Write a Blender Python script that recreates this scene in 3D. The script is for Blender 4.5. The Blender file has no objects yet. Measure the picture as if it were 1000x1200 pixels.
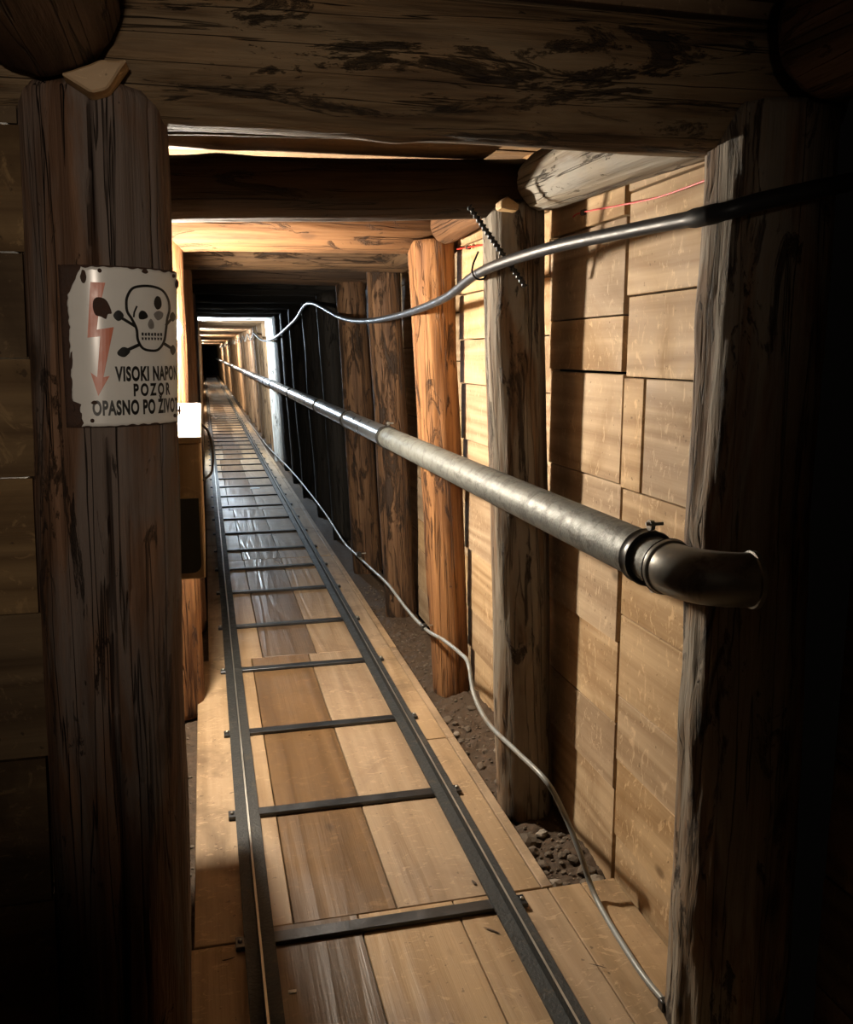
import bpy, bmesh, math, random
from mathutils import Vector, Matrix, noise
from mathutils.geometry import tessellate_polygon
random.seed(7)
sc = bpy.context.scene
COL = sc.collection
PI = math.pi

# ------------------------------------------------------------------ camera
FPX, VX, VY = 1050.0, 238.0, 413.0
CAM_H = 1.42
pitch = math.atan((600 - VY) / FPX)
yaw = math.atan((500 - VX) / math.hypot(FPX, 600 - VY))
FWD = Vector((math.sin(yaw) * math.cos(pitch), math.cos(yaw) * math.cos(pitch), -math.sin(pitch)))
RGT = Vector((math.cos(yaw), -math.sin(yaw), 0))
UPV = RGT.cross(FWD)
cd = bpy.data.cameras.new('camera')
cam = bpy.data.objects.new('camera', cd)
COL.objects.link(cam)
cd.sensor_fit = 'HORIZONTAL'
cd.sensor_width = 36.0
cd.lens = 36.0 * FPX / 1000.0
cd.clip_start = 0.02
cd.clip_end = 200
M = Matrix((RGT, UPV, -FWD)).transposed().to_4x4()
M.translation = Vector((0, 0, CAM_H))
cam.matrix_world = M
sc.camera = cam

# ------------------------------------------------------------------ world, exposure, light levels
w = bpy.data.worlds.new('world')
sc.world = w
w.use_nodes = True
w.node_tree.nodes['Background'].inputs[0].default_value = (0.5, 0.42, 0.34, 1)
w.node_tree.nodes['Background'].inputs[1].default_value = 0.002
vs = sc.view_settings
vs.view_transform = 'Standard'
vs.look = 'None'
vs.exposure = 0.0
vs.gamma = 1.0
vs.use_curve_mapping = False
sc.cycles.use_denoising = True
sc.cycles.sample_clamp_indirect = 3.0
sc.cycles.max_bounces = 8
WARM = (1.0, 0.89, 0.73)
COOL = (0.72, 0.87, 1.0)
#        x     y      z     strength colour   radius
LAMPS = [(-0.115, 3.34, 1.50, 3000, WARM, 0.045),
         (-0.10, 12.12, 1.62, 5200, COOL, 0.045),
         (-0.10, 17.40, 1.62, 3800, (.88, .94, 1.0), 0.045),
         (-0.10, 23.30, 1.62, 5200, WARM, 0.045),
         (-0.10, 33.90, 1.62, 5200, (1.0, .88, .7), 0.045),
         (-0.10, 43.35, 1.62, 5200, WARM, 0.045)]
# a shaded work lamp on the tunnel roof behind the camera, aimed at the left post
sd = bpy.data.lights.new('work_light', 'SPOT')
sd.energy = 60.0
sd.color = (1.0, 0.84, 0.68)
sd.spot_size = math.radians(52)
sd.spot_blend = 1.0
sd.shadow_soft_size = 0.05
so = bpy.data.objects.new('work_light', sd)
COL.objects.link(so)
so.location = (-0.20, -1.1, 1.62)
so.rotation_euler = (Vector((-0.12, 1.5, 1.66)) - Vector(so.location)).to_track_quat('-Z', 'Y').to_euler()


# ------------------------------------------------------------------ pixel helpers (measuring only)
def ray(x, y):
    return FWD + RGT * ((x - 500) / FPX) + UPV * ((600 - y) / FPX)
C0 = Vector((0, 0, CAM_H))
def at_x(x, y, X):
    d = ray(x, y); return C0 + d * (X / d.x)
def at_y(x, y, Y):
    d = ray(x, y); return C0 + d * (Y / d.y)
def at_z(x, y, z=0.0):
    d = ray(x, y); return C0 + d * ((z - CAM_H) / d.z)


# ------------------------------------------------------------------ object helpers
def tag(o, label=None, cat=None, group=None, kind=None):
    if label: o['label'] = label
    if cat: o['category'] = cat
    if group: o['group'] = group
    if kind: o['kind'] = kind
    return o

def obj_from_bm(name, bm, mats, parent=None, loc=None, smooth=True, angle=40):
    me = bpy.data.meshes.new(name)
    bm.normal_update()
    bm.to_mesh(me)
    bm.free()
    o = bpy.data.objects.new(name, me)
    if not isinstance(mats, (list, tuple)): mats = [mats]
    for m in mats: me.materials.append(m)
    if smooth:
        me.polygons.foreach_set('use_smooth', [True] * len(me.polygons))
        try: me.set_sharp_from_angle(angle=math.radians(angle))
        except Exception: pass
    COL.objects.link(o)
    if parent: o.parent = parent
    if loc is not None: o.location = loc
    return o

def empty(name, loc, label, cat, group=None):
    o = bpy.data.objects.new(name, None)
    o.empty_display_size = 0.05
    COL.objects.link(o)
    o.location = loc
    return tag(o, label, cat, group)

def add_box(bm, x0, x1, y0, y1, z0, z1, bev=0.0, mi=0):
    r = bmesh.ops.create_cube(bm, size=1.0)
    vs_ = r['verts']
    for v in vs_:
        v.co = Vector((x0 + (v.co.x + .5) * (x1 - x0), y0 + (v.co.y + .5) * (y1 - y0), z0 + (v.co.z + .5) * (z1 - z0)))
    fs = set(f for v in vs_ for f in v.link_faces)
    for f in fs: f.material_index = mi
    if bev > 0:
        es = list(set(e for v in vs_ for e in v.link_edges))
        bmesh.ops.bevel(bm, geom=es, offset=bev, segments=1, affect='EDGES', material=-1)
    return vs_

def catmull(pts, n=8):
    pts = [Vector(p) for p in pts]
    out = []
    for i in range(len(pts) - 1):
        p0 = pts[max(i - 1, 0)]; p1 = pts[i]; p2 = pts[i + 1]; p3 = pts[min(i + 2, len(pts) - 1)]
        for k in range(n):
            t = k / n
            out.append(0.5 * ((2 * p1) + (p2 - p0) * t + (2 * p0 - 5 * p1 + 4 * p2 - p3) * t * t + (3 * p1 - p0 - 3 * p2 + p3) * t ** 3))
    out.append(pts[-1])
    return out

def add_tube(bm, path, rad, seg=12, caps=True, flat=1.0):
    path = [Vector(p) for p in path]
    rings = []
    up = Vector((0, 0, 1))
    for i, p in enumerate(path):
        t = (path[min(i + 1, len(path) - 1)] - path[max(i - 1, 0)]).normalized()
        a = t.cross(up)
        if a.length < 1e-3: a = t.cross(Vector((1, 0, 0)))
        a.normalize()
        b = a.cross(t).normalized()
        r = rad[i] if isinstance(rad, (list, tuple)) else rad
        rings.append([bm.verts.new(p + a * (r * math.cos(2 * PI * k / seg)) + b * (r * flat * math.sin(2 * PI * k / seg))) for k in range(seg)])
    for i in range(len(rings) - 1):
        for k in range(seg):
            bm.faces.new((rings[i][k], rings[i][(k + 1) % seg], rings[i + 1][(k + 1) % seg], rings[i + 1][k]))
    if caps:
        bm.faces.new(list(reversed(rings[0])))
        bm.faces.new(rings[-1])
    bmesh.ops.recalc_face_normals(bm, faces=bm.faces[:])
    return rings


# ------------------------------------------------------------------ node helpers and materials
class NT:
    def __init__(self, name):
        self.m = bpy.data.materials.new(name)
        self.m.use_nodes = True
        self.t = self.m.node_tree
        self.b = self.t.nodes['Principled BSDF']
    def n(self, typ, **kw):
        nd = self.t.nodes.new(typ)
        for k, v in kw.items(): setattr(nd, k, v)
        return nd
    def l(self, a, b): self.t.links.new(a, b)
    def setin(self, sock, v):
        if hasattr(v, 'is_output') or isinstance(v, bpy.types.NodeSocket): self.l(v, sock)
        else: sock.default_value = v
    def math(self, op, a, b=0.5, c=None, clamp=False):
        nd = self.n('ShaderNodeMath', operation=op, use_clamp=clamp)
        self.setin(nd.inputs[0], a); self.setin(nd.inputs[1], b)
        if c is not None: self.setin(nd.inputs[2], c)
        return nd.outputs[0]
    def noise(self, vec, scale, detail=4, rough=.55, dist=0.0):
        nd = self.n('ShaderNodeTexNoise')
        self.l(vec, nd.inputs['Vector'])
        nd.inputs['Scale'].default_value = scale
        nd.inputs['Detail'].default_value = detail
        nd.inputs['Roughness'].default_value = rough
        nd.inputs['Distortion'].default_value = dist
        return nd.outputs[0]
    def mapping(self, vec, scale):
        nd = self.n('ShaderNodeVectorMath', operation='MULTIPLY')
        self.l(vec, nd.inputs[0]); nd.inputs[1].default_value = scale
        return nd.outputs[0]
    def ramp(self, fac, stops, interp='LINEAR'):
        nd = self.n('ShaderNodeValToRGB')
        nd.color_ramp.interpolation = interp
        el = nd.color_ramp.elements
        while len(el) > 1: el.remove(el[-1])
        for i, (p, c) in enumerate(stops):
            e = el[0] if i == 0 else el.new(p)
            e.position = p
            e.color = (c[0], c[1], c[2], 1) if isinstance(c, (tuple, list)) else (c, c, c, 1)
        self.l(fac, nd.inputs[0])
        return nd.outputs[0]
    def mix(self, fac, a, b, mode='MIX'):
        nd = self.n('ShaderNodeMixRGB', blend_type=mode)
        self.setin(nd.inputs[0], fac)
        for s, v in ((nd.inputs[1], a), (nd.inputs[2], b)):
            if isinstance(v, (tuple, list)): s.default_value = (v[0], v[1], v[2], 1)
            else: self.l(v, s)
        return nd.outputs[0]
    def bump(self, h, strength=.4, dist=.01, normal=None):
        nd = self.n('ShaderNodeBump')
        nd.inputs['Strength'].default_value = strength
        nd.inputs['Distance'].default_value = dist
        self.l(h, nd.inputs['Height'])
        if normal is not None: self.l(normal, nd.inputs['Normal'])
        return nd.outputs[0]
    def coords(self, island=False, rnd=True):
        tc = self.n('ShaderNodeTexCoord').outputs['Object']
        if not rnd: return tc
        if island: r = self.n('ShaderNodeNewGeometry').outputs['Random Per Island']
        else: r = self.n('ShaderNodeObjectInfo').outputs['Random']
        cb = self.n('ShaderNodeCombineXYZ')
        self.l(self.math('MULTIPLY', r, 37.0), cb.inputs[0])
        self.l(self.math('MULTIPLY', r, 91.0), cb.inputs[1])
        self.l(self.math('MULTIPLY', r, 53.0), cb.inputs[2])
        ad = self.n('ShaderNodeVectorMath', operation='ADD')
        self.l(tc, ad.inputs[0]); self.l(cb.outputs[0], ad.inputs[1])
        self.rnd = r
        return ad.outputs[0]

def log_material(name, light, dark, bark, bark_amt, grey=None, grey_amt=0.0, rough=.75, vary=0.0, crack=.5):
    """a barked or peeled round log; grain runs along local Z"""
    t = NT(name)
    v = t.coords()
    fine = t.noise(t.mapping(v, (38, 38, 1.6)), 1.0, 6, .65, .4)
    mid = t.noise(t.mapping(v, (9, 9, 1.1)), 1.0, 5, .6, .8)
    col = t.ramp(t.math('ADD', t.math('MULTIPLY', fine, .6), t.math('MULTIPLY', mid, .4)), [(.40, dark), (.60, light)])
    if grey:
        g = t.ramp(t.noise(t.mapping(v, (7, 7, 1.3)), 1.0, 4, .6, 1.0), [(.5 - grey_amt * .4, 0), (.62 - grey_amt * .4, 1)])
        col = t.mix(g, col, t.mix(fine, tuple(c * .55 for c in grey), grey))
    # bark left in ragged patches
    bn = t.noise(t.mapping(v, (15, 15, 3.6)), 1.0, 8, .72, .9)
    bm_ = t.ramp(bn, [(.70 - bark_amt * .4, 0), (.76 - bark_amt * .4, .85)])
    bcol = t.mix(t.noise(t.mapping(v, (30, 30, 9)), 1.0, 4), tuple(c * .45 for c in bark), bark)
    col = t.mix(bm_, col, bcol)
    # drying cracks
    cn = t.noise(t.mapping(v, (24, 24, .7)), 1.0, 3, .5, .3)
    cm = t.ramp(t.math('ABSOLUTE', t.math('SUBTRACT', cn, .5)), [(0.0, 1), (.012, 0)])
    cm = t.math('MULTIPLY', cm, crack)
    col = t.mix(cm, col, tuple(c * .18 for c in dark))
    # knots
    vo = t.n('ShaderNodeTexVoronoi')
    t.l(t.mapping(v, (5.0, 5.0, 2.6)), vo.inputs['Vector'])
    vo.inputs['Scale'].default_value = 1.0
    kd = vo.outputs['Distance']
    km = t.ramp(kd, [(.05, 1), (.14, 0)])
    kr = t.math('SINE', t.math('MULTIPLY', kd, 160))
    col = t.mix(t.math('MULTIPLY', km, .8), col, t.mix(t.math('MULTIPLY_ADD', kr, .5, .5), tuple(c * .25 for c in dark), tuple(c * .7 for c in dark)))
    if vary:
        hs = t.n('ShaderNodeHueSaturation')
        t.l(t.math('MULTIPLY_ADD', t.rnd, vary, 1 - vary * .5), hs.inputs['Value'])
        t.l(col, hs.inputs['Color'])
        col = hs.outputs[0]
    t.l(col, t.b.inputs['Base Color'])
    t.b.inputs['Roughness'].default_value = rough
    t.b.inputs['Specular IOR Level'].default_value = .3
    h = t.math('ADD', t.math('MULTIPLY', fine, .35), t.math('MULTIPLY', mid, .5))
    h = t.math('ADD', h, t.math('MULTIPLY', bm_, .35))
    h = t.math('SUBTRACT', h, t.math('MULTIPLY', cm, .8))
    t.l(t.bump(h, 1.0, .02), t.b.inputs['Normal'])
    return t.m

def board_material(name, light, dark, axis='Y', rough=.6, spec=.3, tone=.25, stain=(0.2, .12, .06), stain_amt=.1, ringbump=.12, grainmix=.5, coat=0.0):
    """sawn softwood with cathedral grain along the given axis; each board differs"""
    t = NT(name)
    v = t.coords(island=True)
    s = (9, .55, 9) if axis == 'Y' else ((9, 9, .55) if axis == 'Z' else (.55, 9, 9))
    big = t.noise(t.mapping(v, s), .55, 2, .45, .25)
    rings = t.math('PINGPONG', t.math('MULTIPLY', big, 16.0), 1.0)
    s2 = (90, 2.5, 90) if axis == 'Y' else ((90, 90, 2.5) if axis == 'Z' else (2.5, 90, 90))
    fine = t.noise(t.mapping(v, s2), 1.0, 4, .6)
    g = t.math('ADD', t.math('MULTIPLY', rings, grainmix), t.math('MULTIPLY', fine, 1 - grainmix))
    col = t.ramp(g, [(.25, light), (.78, dark)])
    sn = t.noise(v, 3.2, 6, .62, .8)
    col = t.mix(t.math('MULTIPLY', t.ramp(sn, [(.50, 0), (.68, 1)]), stain_amt * 4), col, stain)
    # specks, nail holes and small scuffs
    sp = t.noise(v, 60, 2, .5)
    col = t.mix(t.math('MULTIPLY', t.ramp(sp, [(.70, 0), (.74, 1)]), .55), col, tuple(c * .3 for c in stain))
    # pale scratches
    ps = t.noise(t.mapping(v, (14, 26, 14)), 1.0, 5, .7, 2.0)
    col = t.mix(t.math('MULTIPLY', t.ramp(ps, [(.57, 0), (.64, 1)]), .5), col, tuple(min(1, c * 1.5) for c in light))
    # knots
    vo = t.n('ShaderNodeTexVoronoi')
    ks = (4.2, 2.2, 4.2) if axis == 'Y' else ((4.2, 4.2, 2.2) if axis == 'Z' else (2.2, 4.2, 4.2))
    t.l(t.mapping(v, ks), vo.inputs['Vector'])
    vo.inputs['Scale'].default_value = 1.0
    col = t.mix(t.math('MULTIPLY', t.ramp(vo.outputs['Distance'], [(.03, 1), (.075, 0)]), .75), col, tuple(c * .35 for c in dark))
    hs = t.n('ShaderNodeHueSaturation')
    t.l(t.math('MULTIPLY_ADD', t.rnd, tone, 1 - tone * .5), hs.inputs['Value'])
    t.l(t.math('MULTIPLY_ADD', t.rnd, .25, .88), hs.inputs['Saturation'])
    t.l(col, hs.inputs['Color'])
    t.l(hs.outputs[0], t.b.inputs['Base Color'])
    t.l(t.ramp(sn, [(.3, rough * .82), (.75, min(1, rough * 1.25))]), t.b.inputs['Roughness'])
    t.b.inputs['Specular IOR Level'].default_value = spec
    if coat:
        t.b.inputs['Coat Weight'].default_value = coat
        t.b.inputs['Coat Roughness'].default_value = .22
    h = t.math('ADD', t.math('MULTIPLY', rings, ringbump), t.math('MULTIPLY', fine, .35))
    t.l(t.bump(h, .5, .006), t.b.inputs['Normal'])
    return t.m

def plain_material(name, col, rough=.5, metal=0.0, nscale=12, var=.25, bump=.1, spec=.5, dirt=None, dirt_amt=.3):
    t = NT(name)
    v = t.coords(rnd=False)
    n1 = t.noise(v, nscale, 5, .6)
    c = t.mix(n1, tuple(x * (1 - var) for x in col), tuple(min(1, x * (1 + var)) for x in col))
    if dirt:
        d = t.ramp(t.noise(v, nscale * .6, 6, .7, 1.0), [(.62 - dirt_amt * .4, 0), (.72 - dirt_amt * .4, 1)])
        c = t.mix(d, c, dirt)
    t.l(c, t.b.inputs['Base Color'])
    t.l(t.ramp(n1, [(.3, rough * .8), (.7, min(1, rough * 1.25))]), t.b.inputs['Roughness'])
    t.b.inputs['Metallic'].default_value = metal
    t.b.inputs['Specular IOR Level'].default_value = spec
    if bump: t.l(t.bump(t.noise(v, nscale * 4, 4), bump, .004), t.b.inputs['Normal'])
    return t.m

def emit_material(name, col, strength):
    t = NT(name)
    t.b.inputs['Base Color'].default_value = (.8, .8, .8, 1)
    t.b.inputs['Emission Color'].default_value = (*col, 1)
    t.b.inputs['Emission Strength'].default_value = strength
    return t.m

MAT = {}
MAT['post_dark'] = log_material('dark_brown_log', (.215, .118, .068), (.080, .040, .021), (.030, .018, .012), .28, (.19, .145, .12), .05)
MAT['post_grey'] = log_material('weathered_grey_log', (.225, .142, .080), (.078, .043, .021), (.034, .018, .010), .34, (.28, .235, .18), .20)
MAT['post_orange'] = log_material('orange_peeled_log', (.26, .122, .045), (.105, .043, .016), (.04, .018, .009), .28)
MAT['post_bark'] = log_material('bark_patched_log', (.135, .072, .034), (.046, .022, .010), (.017, .009, .005), .46)
MAT['post_black'] = log_material('near_black_log', (.016, .013, .010), (.007, .006, .005), (.006, .005, .004), .3)  # near-black log colour for the posts and beams of one stretch
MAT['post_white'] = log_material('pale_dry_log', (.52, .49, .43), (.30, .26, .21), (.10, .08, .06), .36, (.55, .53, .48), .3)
MAT['post_far'] = log_material('brown_pit_log', (.40, .25, .13), (.18, .10, .05), (.06, .035, .02), .3, vary=.7)
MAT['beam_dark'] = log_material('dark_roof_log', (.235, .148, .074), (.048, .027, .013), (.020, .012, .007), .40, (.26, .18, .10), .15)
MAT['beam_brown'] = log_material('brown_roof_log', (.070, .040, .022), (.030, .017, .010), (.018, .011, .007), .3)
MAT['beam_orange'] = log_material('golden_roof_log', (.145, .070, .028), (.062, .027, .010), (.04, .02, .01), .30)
MAT['beam_bark'] = log_material('barked_roof_log', (.125, .072, .036), (.044, .024, .012), (.022, .013, .008), .42)
MAT['brace_grey'] = log_material('grey_brace_log', (.33, .28, .21), (.16, .12, .08), (.07, .045, .03), .26, (.36, .33, .28), .25)
MAT['brace_dark'] = log_material('dark_brace_log', (.150, .090, .055), (.055, .032, .018), (.03, .018, .012), .25)
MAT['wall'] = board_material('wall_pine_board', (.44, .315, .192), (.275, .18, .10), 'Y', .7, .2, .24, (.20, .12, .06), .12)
MAT['wall_dark'] = plain_material('near_black_board', (.0065, .006, .005), .75, 0, 6, .4, .3)  # near-black boards for the right stretch, first left bay and end wall
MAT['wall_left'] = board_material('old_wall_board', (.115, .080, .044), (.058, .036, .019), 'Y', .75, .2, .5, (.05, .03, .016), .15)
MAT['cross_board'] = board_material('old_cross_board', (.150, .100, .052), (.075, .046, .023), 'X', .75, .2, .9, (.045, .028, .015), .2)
MAT['floor'] = board_material('floor_pine_board', (.315, .22, .132), (.215, .14, .077), 'Y', .40, .5, .22, (.15, .09, .05), .10, ringbump=.30)
MAT['floor_brown'] = board_material('brown_floor_board', (.140, .088, .049), (.085, .051, .027), 'Y', .33, .42, .15, (.07, .042, .022), .1, ringbump=.5)
MAT['floor_side'] = board_material('worn_side_board', (.32, .225, .137), (.225, .152, .085), 'Y', .62, .3, .2, (.11, .07, .04), .18)
MAT['ceil'] = board_material('roof_board', (.27, .175, .095), (.17, .10, .052), 'X', .7, .2, .3, (.09, .055, .03), .1)
MAT['rail'] = plain_material('dark_rail_steel', (.030, .031, .030), .6, .35, 26, .6, .7, .35, (.055, .047, .036), .14)
MAT['rail_edge'] = plain_material('polished_rail_edge', (.42, .40, .36), .4, .9, 6, .1, 0)
MAT['bar'] = plain_material('dark_bar_steel', (.060, .063, .068), .34, .8, 18, .35, .15)
MAT['zinc'] = plain_material('dull_zinc_pipe', (.135, .140, .127), .56, .45, 40, .35, .3, .4, (.075, .075, .066), .34)
MAT['zinc_bright'] = plain_material('smooth_zinc_pipe', (.36, .375, .39), .30, .9, 8, .12, .0)
MAT['elbow'] = plain_material('dark_cast_elbow', (.20, .19, .165), .42, .6, 9, .3, .06, .5, (.10, .09, .07), .2)
MAT['clamp'] = plain_material('black_clamp_steel', (.05, .05, .048), .38, .8, 20, .3, .1)
MAT['bolt'] = plain_material('bolt_steel', (.45, .45, .42), .35, .9, 30, .2, .05)
MAT['cable_black'] = plain_material('black_cable_sheath', (.018, .019, .022), .44, 0, 20, .2, .05, .28)
MAT['conduit'] = plain_material('grey_cable_sheath', (.19, .195, .185), .45, .1, 14, .25, .06, .5, (.18, .16, .13), .25)
MAT['red'] = plain_material('red_wire_sheath', (.62, .035, .025), .45, 0, 30, .15, 0)
MAT['clip'] = plain_material('black_wire', (.012, .012, .012), .5, .2, 30, .2, 0)
MAT['rebar'] = plain_material('oiled_rebar', (.045, .047, .05), .32, .8, 30, .3, .1)
MAT['soil'] = plain_material('damp_soil', (.062, .042, .028), .95, 0, 24, .55, .9, .2, (.05, .034, .022), .35)
MAT['stone'] = plain_material('pit_stone', (.11, .085, .062), .85, 0, 30, .45, .5, .3)
MAT['stone_pale'] = plain_material('pale_stone', (.22, .185, .145), .8, 0, 30, .35, .4, .3)
MAT['chip'] = board_material('cut_wood_chip', (.55, .38, .21), (.40, .25, .12), 'X', .7, .2, .2)
MAT['chip_dark'] = plain_material('dark_bark_sliver', (.055, .035, .022), .8, 0, 30, .3, .2)
MAT['box_wood'] = board_material('pale_box_board', (.50, .36, .20), (.38, .25, .13), 'Z', .55, .3, .1, (.4, .25, .12), .05)
MAT['box_dark'] = plain_material('black_box_panel', (.028, .030, .022), .6, 0, 12, .3, .1)
MAT['paper'] = plain_material('white_paper', (.75, .76, .78), .7, 0, 10, .1, 0)
MAT['lamp_base'] = plain_material('grey_lamp_base', (.18, .18, .17), .5, .3)


# ------------------------------------------------------------------ the setting
FRAMES = [1.50, 2.56, 3.62, 4.82, 5.86]
while FRAMES[-1] < 58: FRAMES.append(FRAMES[-1] + (1.10 if len(FRAMES) < 12 else 1.18))
END = FRAMES[-1] + .9
XW1, XW, XW2 = 1.050, 1.088, 1.15

def wall_board(bm, side, X, y0, y1, z0, z1, th=.03, mi=0, lean=0.0, jig=.003):
    x = X + random.uniform(-jig, jig) - lean * (z0 + z1) / 2
    g = .0019
    xa, xb = (x, x + th) if side > 0 else (x - th, x)
    add_box(bm, xa, xb, y0 + g, y1 - g, z0 + g, z1 - g, .0016, mi)

bm = bmesh.new()
# bay between the first two right posts: two panels that meet at an upright joint
zl = [-.06, .24, .43, .66, .893, 1.085, 1.366, 1.512, 1.75, 2.0]
zr = [-.06, .116, .336, .519, .743, .93, 1.078, 1.359, 1.556, 1.80, 2.0]
for a, b in zip(zl, zl[1:]): wall_board(bm, 1, XW1, 2.098, 2.60, a + (.004 if abs(a - 1.366) < .01 else 0), b, lean=.018)
for a, b in zip(zr, zr[1:]):
    if a == 1.078:
        wall_board(bm, 1, XW1, 1.985, 2.094, a, b, lean=.018); wall_board(bm, 1, XW1, 1.60, 1.982, a, b, lean=.018)
    else:
        wall_board(bm, 1, XW1, 1.60, 2.085, a, b, lean=.018)
def bay(bm, side, X, y0, y1, seed, mi=0, hmin=.15, hmax=.27, lean=0.0):
    rr = random.Random(seed)
    z = -.06
    while z < 1.98:
        h = rr.uniform(hmin, hmax)
        z1 = min(z + h, 2.0)
        if z1 > 1.9: z1 = 2.0
        wall_board(bm, side, X, y0, y1, z, z1, mi=mi, lean=lean)
        z = z1
for i in range(1, len(FRAMES) - 1):
    y0, y1 = FRAMES[i], FRAMES[i + 1]
    if i == 1: y0 = 2.60
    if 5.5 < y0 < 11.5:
        # near-black upright boards
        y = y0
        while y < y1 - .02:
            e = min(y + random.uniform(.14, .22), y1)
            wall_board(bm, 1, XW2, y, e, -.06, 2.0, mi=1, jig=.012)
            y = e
    else:
        bay(bm, 1, (XW if i == 1 else 1.135) if i < 3 else XW2, y0, y1, 100 + i, lean=.04 if i == 1 else 0)
obj_from_bm('wall_right', bm, [MAT['wall'], MAT['wall_dark']], smooth=False)['kind'] = 'structure'
bm = bmesh.new()
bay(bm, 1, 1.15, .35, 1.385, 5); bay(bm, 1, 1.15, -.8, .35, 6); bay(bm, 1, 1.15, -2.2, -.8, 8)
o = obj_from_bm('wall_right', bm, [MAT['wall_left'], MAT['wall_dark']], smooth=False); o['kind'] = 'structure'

bm = bmesh.new()
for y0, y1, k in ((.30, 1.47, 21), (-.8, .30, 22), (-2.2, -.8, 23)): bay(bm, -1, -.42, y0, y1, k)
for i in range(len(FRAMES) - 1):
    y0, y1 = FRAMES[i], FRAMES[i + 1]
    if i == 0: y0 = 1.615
    bay(bm, -1, -.40, y0, y1, 300 + i, mi=1 if i == 0 else 0)  # first bay near-black: shade behind the sign post put into the colour
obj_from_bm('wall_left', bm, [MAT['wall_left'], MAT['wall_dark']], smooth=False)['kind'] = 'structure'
# short cross boards that close the gap between the left wall and the sign post
bm = bmesh.new()
rows = [-60, 145, 296, 420, 560, 720, 891, 1060, 1240, 1400]
for k in range(len(rows) - 1):
    t0, t1 = at_y(20, rows[k], 1.485), at_y(20, rows[k + 1], 1.485)
    def edge(py): return at_y(19 + (py - 145) * .046 + (3 if k % 2 else 0), py, 1.485).x
    z1, z0 = min(t0.z, 2.0) - .0015, max(t1.z, -.06) + .0015
    if z1 <= z0: continue
    xa, xb = edge(rows[k + 1]), edge(rows[k])
    dy = random.uniform(-.004, .004)
    vv = [bm.verts.new((x, y, z)) for y in (1.485 + dy, 1.508 + dy) for x, z in ((-.43, z0), (xa, z0), (xb, z1), (-.43, z1))]
    for f_ in ((0, 1, 2, 3), (7, 6, 5, 4), (0, 4, 5, 1), (1, 5, 6, 2), (2, 6, 7, 3), (3, 7, 4, 0)): bm.faces.new([vv[q] for q in f_])
bmesh.ops.recalc_face_normals(bm, faces=bm.faces[:])
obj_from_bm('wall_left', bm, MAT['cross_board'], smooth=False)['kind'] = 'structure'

# floor boards
bm = bmesh.new()
JY = [-2.0, .05, 2.066, 4.125, 6.2, 8.25]
while JY[-1] < END - 2.2: JY.append(JY[-1] + 2.06)
JY.append(END)
def fb(x0, x1, y0, y1, mi=0, z=0.0):
    g = .0016
    dz = z + random.uniform(-.0025, .0012)
    add_box(bm, x0 + g, x1 - g, y0 + g, y1 - g, dz - .038, dz, .002, mi)
for j, (a, b) in enumerate(zip(JY, JY[1:])):
    if j == 0: seams = [.1, .33, .58, .70]
    elif j == 1: seams = [.075, .325, .577, .70]
    elif j == 2: seams = [.075, .162, .43, .70]
    elif j == 3: seams = [.075, .215, .47, .70]
    else:
        o_ = random.uniform(-.03, .05)
        seams = [.075, .19 + o_, .45 + o_, .70]
    for q_, (x0, x1) in enumerate(zip(seams, seams[1:])): fb(x0, x1, a, b, 2 if q_ == (0 if j < 2 else 1) else 0)
    if j <= 1:
        fb(-.125, .075, a, b - .04, 1)
        fb(.70, .845, a, b, 1, -.002); fb(.845, .94, a, b, 1, -.002); fb(.94, 1.04, a, b, 1, -.002)
    else:
        lo = -.083 if j == 2 else -.036
        fb(lo, .075, a - (.04 if j == 2 else 0), b, 1)
        y = a
        for cut in ([3.05] if j == 2 else []) + [b]:
            fb(.70, .828, y, cut, 1); fb(.828, .862, y, cut, 1)
            y = cut
obj_from_bm('floor', bm, [MAT['floor'], MAT['floor_side'], MAT['floor_brown']], smooth=False)['kind'] = 'structure'

# soil under and beside the boards
bm = bmesh.new()
def soil(x0, x1, y0, y1, nx, ny, base):
    g = [[None] * (ny + 1) for _ in range(nx + 1)]
    for i in range(nx + 1):
        for j in range(ny + 1):
            x = x0 + (x1 - x0) * i / nx; y = y0 + (y1 - y0) * j / ny
            z = base + .020 * noise.noise((x * 9, y * 9, 3)) + .012 * noise.noise((x * 30, y * 30, 7)) + .006 * noise.noise((x * 80, y * 80, 1))
            z += .025 * max(0, (x - .9)) / .15 if x > .9 else 0
            g[i][j] = bm.verts.new((x, y, z))
    for i in range(nx):
        for j in range(ny):
            bm.faces.new((g[i][j], g[i + 1][j], g[i + 1][j + 1], g[i][j + 1]))
soil(.80, 1.10, 1.95, 5.0, 40, 400, -.062)
soil(.80, 1.10, 5.0, END, 12, 300, -.062)
soil(-.36, .10, 1.0, 5.0, 40, 300, -.07)
soil(-.36, .10, 5.0, END, 10, 200, -.07)
obj_from_bm('floor_soil', bm, MAT['soil'], angle=80)['kind'] = 'structure'

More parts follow.
